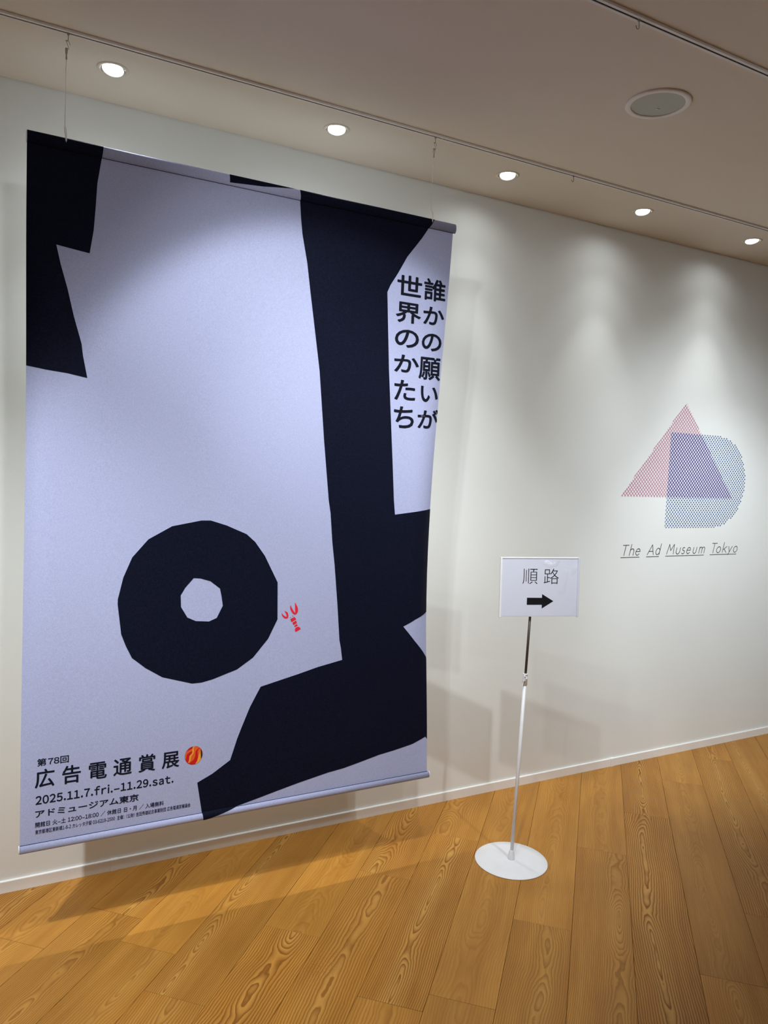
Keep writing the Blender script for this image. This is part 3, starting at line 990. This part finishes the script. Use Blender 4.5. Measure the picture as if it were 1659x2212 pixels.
# lattice lines at 45 degrees, cut into short runs so that each run takes the colour of what it crosses
pink, indi = bmesh.new(), bmesh.new()
hw = .00135


def ribbon(bm, a, b, w, y):
    d = Vector((b[0] - a[0], b[1] - a[1])); d.normalize()
    n = Vector((-d.y, d.x)) * w
    vs = [bm.verts.new((a[0] - n.x, y, a[1] - n.y)), bm.verts.new((b[0] - n.x, y, b[1] - n.y)), bm.verts.new((b[0] + n.x, y, b[1] + n.y)), bm.verts.new((a[0] + n.x, y, a[1] + n.y))]
    bm.faces.new(vs)


for sgn in (1, -1):
    for k in range(-90, 91):
        # line z - OZ = sgn * (x - OX) + k * PT
        run, kind, st = None, None, PT / 8
        x = 2.86
        while x < 3.73:
            z = OZ + sgn * (x - OX) + k * PT
            ok = in_tri(x, z)
            kd = ('i' if in_d(x, z) else 'p') if ok else None
            if kd != kind:
                if kind: ribbon(pink if kind == 'p' else indi, run, (x, z), hw if kind == 'p' else hw * 1.25, YW)
                run, kind = (x, z), kd
            x += st
obj('lattice', pink, M_pink, logo, normals=False)['label'] = 'pink crossed-line triangle of the letter A'
obj('lattice', indi, M_indigo, logo, normals=False)['label'] = 'indigo lattice where the two letters overlap'
blue, ind2 = bmesh.new(), bmesh.new()


def dot(bm, x, z, r, n=10):
    vs = []
    for k in range(n):
        px, pz = x + r * math.cos(2 * PI * k / n), z + r * math.sin(2 * PI * k / n)
        if px < DX0: px = DX0
        pz = min(max(pz, DZ0), DZ1)
        vs.append((px, YW - .0002, pz))
    bm.faces.new([bm.verts.new(v) for v in vs])


for j in range(-2, 52):
    for i in range(-2, 34):
        x = OX + (i + (.5 if j % 2 else 0)) * PT
        z = OZ + j * PT / 2
        if x < DX0 - .0022 or z > DZ1 + .003: continue
        if not (in_d(max(x, DX0), min(max(z, DZ0), DZ1))): continue
        if in_tri(x, z): dot(ind2, x, z, .0048)
        else: dot(blue, x, z, .0046)
bl_ = obj('dots', blue, M_blue, logo, normals=False); bl_['label'] = 'blue dots of the letter D'; bl_['kind'] = 'stuff'
bl_ = obj('dots', ind2, M_indigo, logo, normals=False); bl_['label'] = 'indigo dots where the two letters overlap'; bl_['kind'] = 'stuff'

CAPH, BASE, SL = .0525, 1.0972, .25


def strokes(polys, w):
    VF = []
    for pl in polys:
        for a, b in zip(pl, pl[1:]):
            d = Vector((b[0] - a[0], b[1] - a[1]))
            if d.length < 1e-7: continue
            d.normalize(); n = Vector((-d.y, d.x)) * w / 2; e = d * w * .28
            VF.append(([(a[0] - e.x - n.x, a[1] - e.y - n.y), (b[0] + e.x - n.x, b[1] + e.y - n.y), (b[0] + e.x + n.x, b[1] + e.y + n.y), (a[0] - e.x + n.x, a[1] - e.y + n.y)], [(0, 1, 2, 3)]))
    return join(VF)


def el(cx, cy, rx, ry, a0, a1, n=18):
    return [(cx + rx * math.cos(math.radians(a0 + (a1 - a0) * i / n)), cy + ry * math.sin(math.radians(a0 + (a1 - a0) * i / n))) for i in range(n + 1)]


XH = .64
GL = {'T': [[(.5, 0), (.5, 1)], [(0, 1), (1, 1)]],
      'h': [[(0, 0), (0, 1.08)], [(0, .36)] + el(.5, XH - .24, .5, .24, 165, 0) + [(1, 0)]],
      'e': [[(.03, .36), (1, .36)] + el(.5, .32, .5, .32, 8, 325)],
      'A': [[(0, 0), (.5, 1), (1, 0)], [(.17, .34), (.83, .34)]],
      'd': [[(1, 0), (1, 1.08)], el(.5, .32, .5, .32, 0, 360)],
      'M': [[(0, 0), (.14, 1), (.5, .36), (.86, 1), (1, 0)]],
      'u': [[(0, XH), (0, .26)] + el(.5, .26, .5, .26, 180, 360) + [(1, XH)]],
      's': [el(.5, .49, .42, .15, 40, 235, 12) + el(.5, .17, .5, .17, 75, -150, 14)],
      'm': [[(0, 0), (0, XH)], [(0, .42)] + el(.25, XH - .2, .25, .2, 170, 0, 10) + [(.5, 0)], [(.5, .42)] + el(.75, XH - .2, .25, .2, 170, 0, 10) + [(1, 0)]],
      'o': [el(.5, .32, .5, .32, 0, 360)],
      'k': [[(0, 0), (0, 1.08)], [(.9, XH), (.04, .30)], [(.28, .40), (1, 0)]],
      'y': [[(0, XH), (.5, .04)], [(1.0, XH), (.22, -.24)]]}
LT = [('T', 2.8985, 2.9395), ('h', 2.957, 2.983), ('e', 2.9985, 3.0275), ('A', 3.085, 3.130), ('d', 3.1440, 3.172), ('M', 3.228, 3.278),
      ('u', 3.2965, 3.324), ('s', 3.341, 3.361), ('e', 3.378, 3.405), ('u', 3.428, 3.452), ('m', 3.476, 3.517), ('T', 3.570, 3.6105),
      ('o', 3.6165, 3.648), ('k', 3.6675, 3.699), ('y', 3.711, 3.741), ('o', 3.757, 3.788)]
on_wall = lambda x, z: (x, YW, z)
for i0_, i1_ in ((0, 3), (3, 5), (5, 11), (11, 16)):      # one part for each of the four words
    pl_ = []
    for ch, xa, xb in LT[i0_:i1_]:
        for p in GL[ch]:
            pl_.append([(xa + x * (xb - xa) + SL * y * CAPH, BASE + y * CAPH) for x, y in p])
    flat_mesh('lettering', strokes(pl_, .0037), on_wall, M_wallink, logo)
for xa, xb in ((2.897, 3.030), (3.080, 3.172), (3.220, 3.518), (3.567, 3.787)):
    b = bmesh.new(); box(b, (xa, YW, 1.0853), (xb, 0, 1.0887))
    obj('underline', b, M_wallink, logo)

# ------------------------------------------------------------------ the sign stand
BX, BYS = 1.853, -.548
st = empty('sign_stand', (BX, BYS, 0))
tag(st, 'slim floor stand with white disc base and landscape arrow sign', 'sign')
b = bmesh.new()
lathe(b, [(0, .0002), (.1370, .0002), (.1398, .0010), (.1400, .0026), (.1385, .0040), (.100, .0052), (.040, .0072), (.016, .0082), (0, .0084)], (BX, BYS, 0), 96)
o = obj('base', b, M_white, st, True)
b = bmesh.new()
lathe(b, [(0, .006), (.0128, .0065), (.0135, .009), (.0128, .020), (.0100, .036), (.0085, .043), (.0078, .0435), (0, .0435)], (BX, BYS, 0), 36)
obj('foot_socket', b, M_white, st, True)
LEAN = .0360      # the pole leans a little to the right
px = lambda z: BX + LEAN * z
py = lambda z: BYS + .012 * z
b = bmesh.new(); tube(b, [(px(z), py(z), z) for z in (.03, .35, .700)], .0068, 24)
obj('lower_pole', b, M_white, st, True)
b = bmesh.new(); tube(b, [(px(z), py(z), z) for z in (.68, .80, 1.00)], .0049, 20)
obj('upper_pole', b, M_pole, st, True)['label'] = 'dark brown upper pole'
b = bmesh.new()
z_ = .690
lathe(b, [(.0072, 0), (.0088, .001), (.0088, .024), (.0100, .0255), (.0100, .0290), (.0088, .0305), (.0088, .042), (.0100, .0430), (.0100, .0455), (.0050, .0465)], (px(.71), py(.71), z_), 30)
cl = obj('collar', b, M_white, st, True)
b = bmesh.new()
cx_ = px(.71)
box(b, (cx_ - .0150, BYS - .004, z_ + .020), (cx_ - .0080, BYS + .004, z_ + .042), .001)
tube(b, [(cx_ - .0150, BYS - .001, z_ + .026), (cx_ - .0165, BYS - .001, z_ + .012), (cx_ - .0195, BYS - .002, z_ + .004)], .0014, 8)
obj('lever', b, M_white, cl)
b = bmesh.new(); tube(b, [(cx_ - .0120, BYS - .0055, z_ + .036), (cx_ - .0120, BYS - .0035, z_ + .036)], .0016, 10)
obj('screw', b, M_metal, cl)

# the board: local axes a (right), c (up), n (towards the viewer)
W_, H_ = .31, .228
YAW, ROL = math.radians(-22.8), .026
BC_ = Vector((1.9015, -.5658, 1.0745))
a_ = Vector((math.cos(YAW), math.sin(YAW), 0)); n_ = Vector((math.sin(YAW), -math.cos(YAW), 0)); c_ = Vector((0, 0, 1))
aa = a_ * math.cos(ROL) + c_ * math.sin(ROL); ccv = c_ * math.cos(ROL) - a_ * math.sin(ROL)
B = lambda s, t, d: BC_ + aa * s + ccv * t + n_ * d        # s, t from the board's centre


def bbox_part(bm, s0, s1, t0, t1, d0, d1, bev=0.0):
    b2 = bmesh.new(); box(b2, (s0, t0, d0), (s1, t1, d1), bev)
    for v in b2.verts: v.co = B(*v.co)
    me = bpy.data.meshes.new('x'); b2.to_mesh(me); b2.free(); bm.from_mesh(me); bpy.data.meshes.remove(me)


hw_, hh_ = W_ / 2, H_ / 2
b = bmesh.new()
bbox_part(b, -hw_ + .002, hw_ - .002, -hh_ + .001, hh_ - .001, -.0040, -.0010)
board = obj('board', b, M_white, st)
b = bmesh.new()
bbox_part(b, -hw_ + .008, hw_ - .008, -hh_ + .003, hh_ - .006, -.0010, -.0004)
obj('paper', b, M_paper, board)
b = bmesh.new(); bbox_part(b, -hw_, -hw_ + .0085, -hh_ - .001, hh_ + .001, -.0055, .0030, .0012)
obj('rail', b, M_white, board)
b = bmesh.new(); bbox_part(b, hw_ - .0085, hw_, -hh_ - .001, hh_ + .001, -.0055, .0030, .0012)
obj('rail', b, M_rail, board)
b = bmesh.new(); bbox_part(b, -hw_ + .0087, hw_ - .0087, hh_ - .0040, hh_ + .001, -.0045, .0020, .0008)
obj('rail', b, M_white, board)
b = bmesh.new()
nx_, nt2 = 220, 150


def wrinkle(s, t):
    """Two puckers in the loose clear sleeve, near its upper right corner."""
    h = 0.0
    for pts, w in ((((.022, .093), (.040, .086), (.056, .090), (.066, .104), (.070, .113)), .0065), (((.138, .075), (.132, .066), (.127, .058)), .0060), (((.086, -.010), (.094, .030), (.098, .058)), .010)):
        best = 9
        for (ax, ay), (bx, by) in zip(pts, pts[1:]):
            dx, dy = bx - ax, by - ay
            k = max(0, min(1, ((s - ax) * dx + (t - ay) * dy) / (dx * dx + dy * dy)))
            best = min(best, math.hypot(s - ax - k * dx, t - ay - k * dy))
        h = max(h, math.exp(-(best / w) ** 2))
    return .0058 * h


gv = []
for j in range(nt2 + 1):
    row = []
    for i in range(nx_ + 1):
        s = -hw_ + .009 + (W_ - .018) * i / nx_; t = -hh_ + .0015 + (H_ - .007) * j / nt2
        q = math.sin(PI * i / nx_) ** .6
        row.append(b.verts.new(B(s, t, .0002 + .0022 * q * (.6 + .4 * math.sin(s * 22 + t * 17 + 1)) * (.5 + .5 * j / nt2) + wrinkle(s, t))))
    gv.append(row)
for j in range(nt2):
    for i in range(nx_): b.faces.new((gv[j][i], gv[j][i + 1], gv[j + 1][i + 1], gv[j + 1][i]))  # faces the viewer
obj('clear_sleeve', b, M_clear, board, True, normals=False)
uvb = lambda u, v: ((u - .5) * W_, (.5 - v) * H_)
sg = []
for ch, u0, u1 in (('順', .284, .472), ('路', .549, .738)):
    p0, p1 = uvb(u0, .447), uvb(u1, .188)
    sg.append(fit(glyphs(ch, off=-.0095), p0[0], p0[1], p1[0], p1[1]))
on_sign = lambda s, t: B(s, t, -.0001)
flat_mesh('lettering', join(sg), on_sign, M_inks, board)
ar = [uvb(u, v) for u, v in ((.345, .676), (.534, .678), (.534, .615), (.679, .735), (.534, .860), (.534, .797), (.345, .797))]
flat_mesh('arrow', (ar, [(0, 1, 5, 6), (2, 3, 4), (1, 2, 4, 5)]), on_sign, M_inks, board)
b = bmesh.new()
bbox_part(b, -.040, -.008, -.095, -.055, -.0085, -.0042, .001)
obj('bracket', b, M_hookp, st)
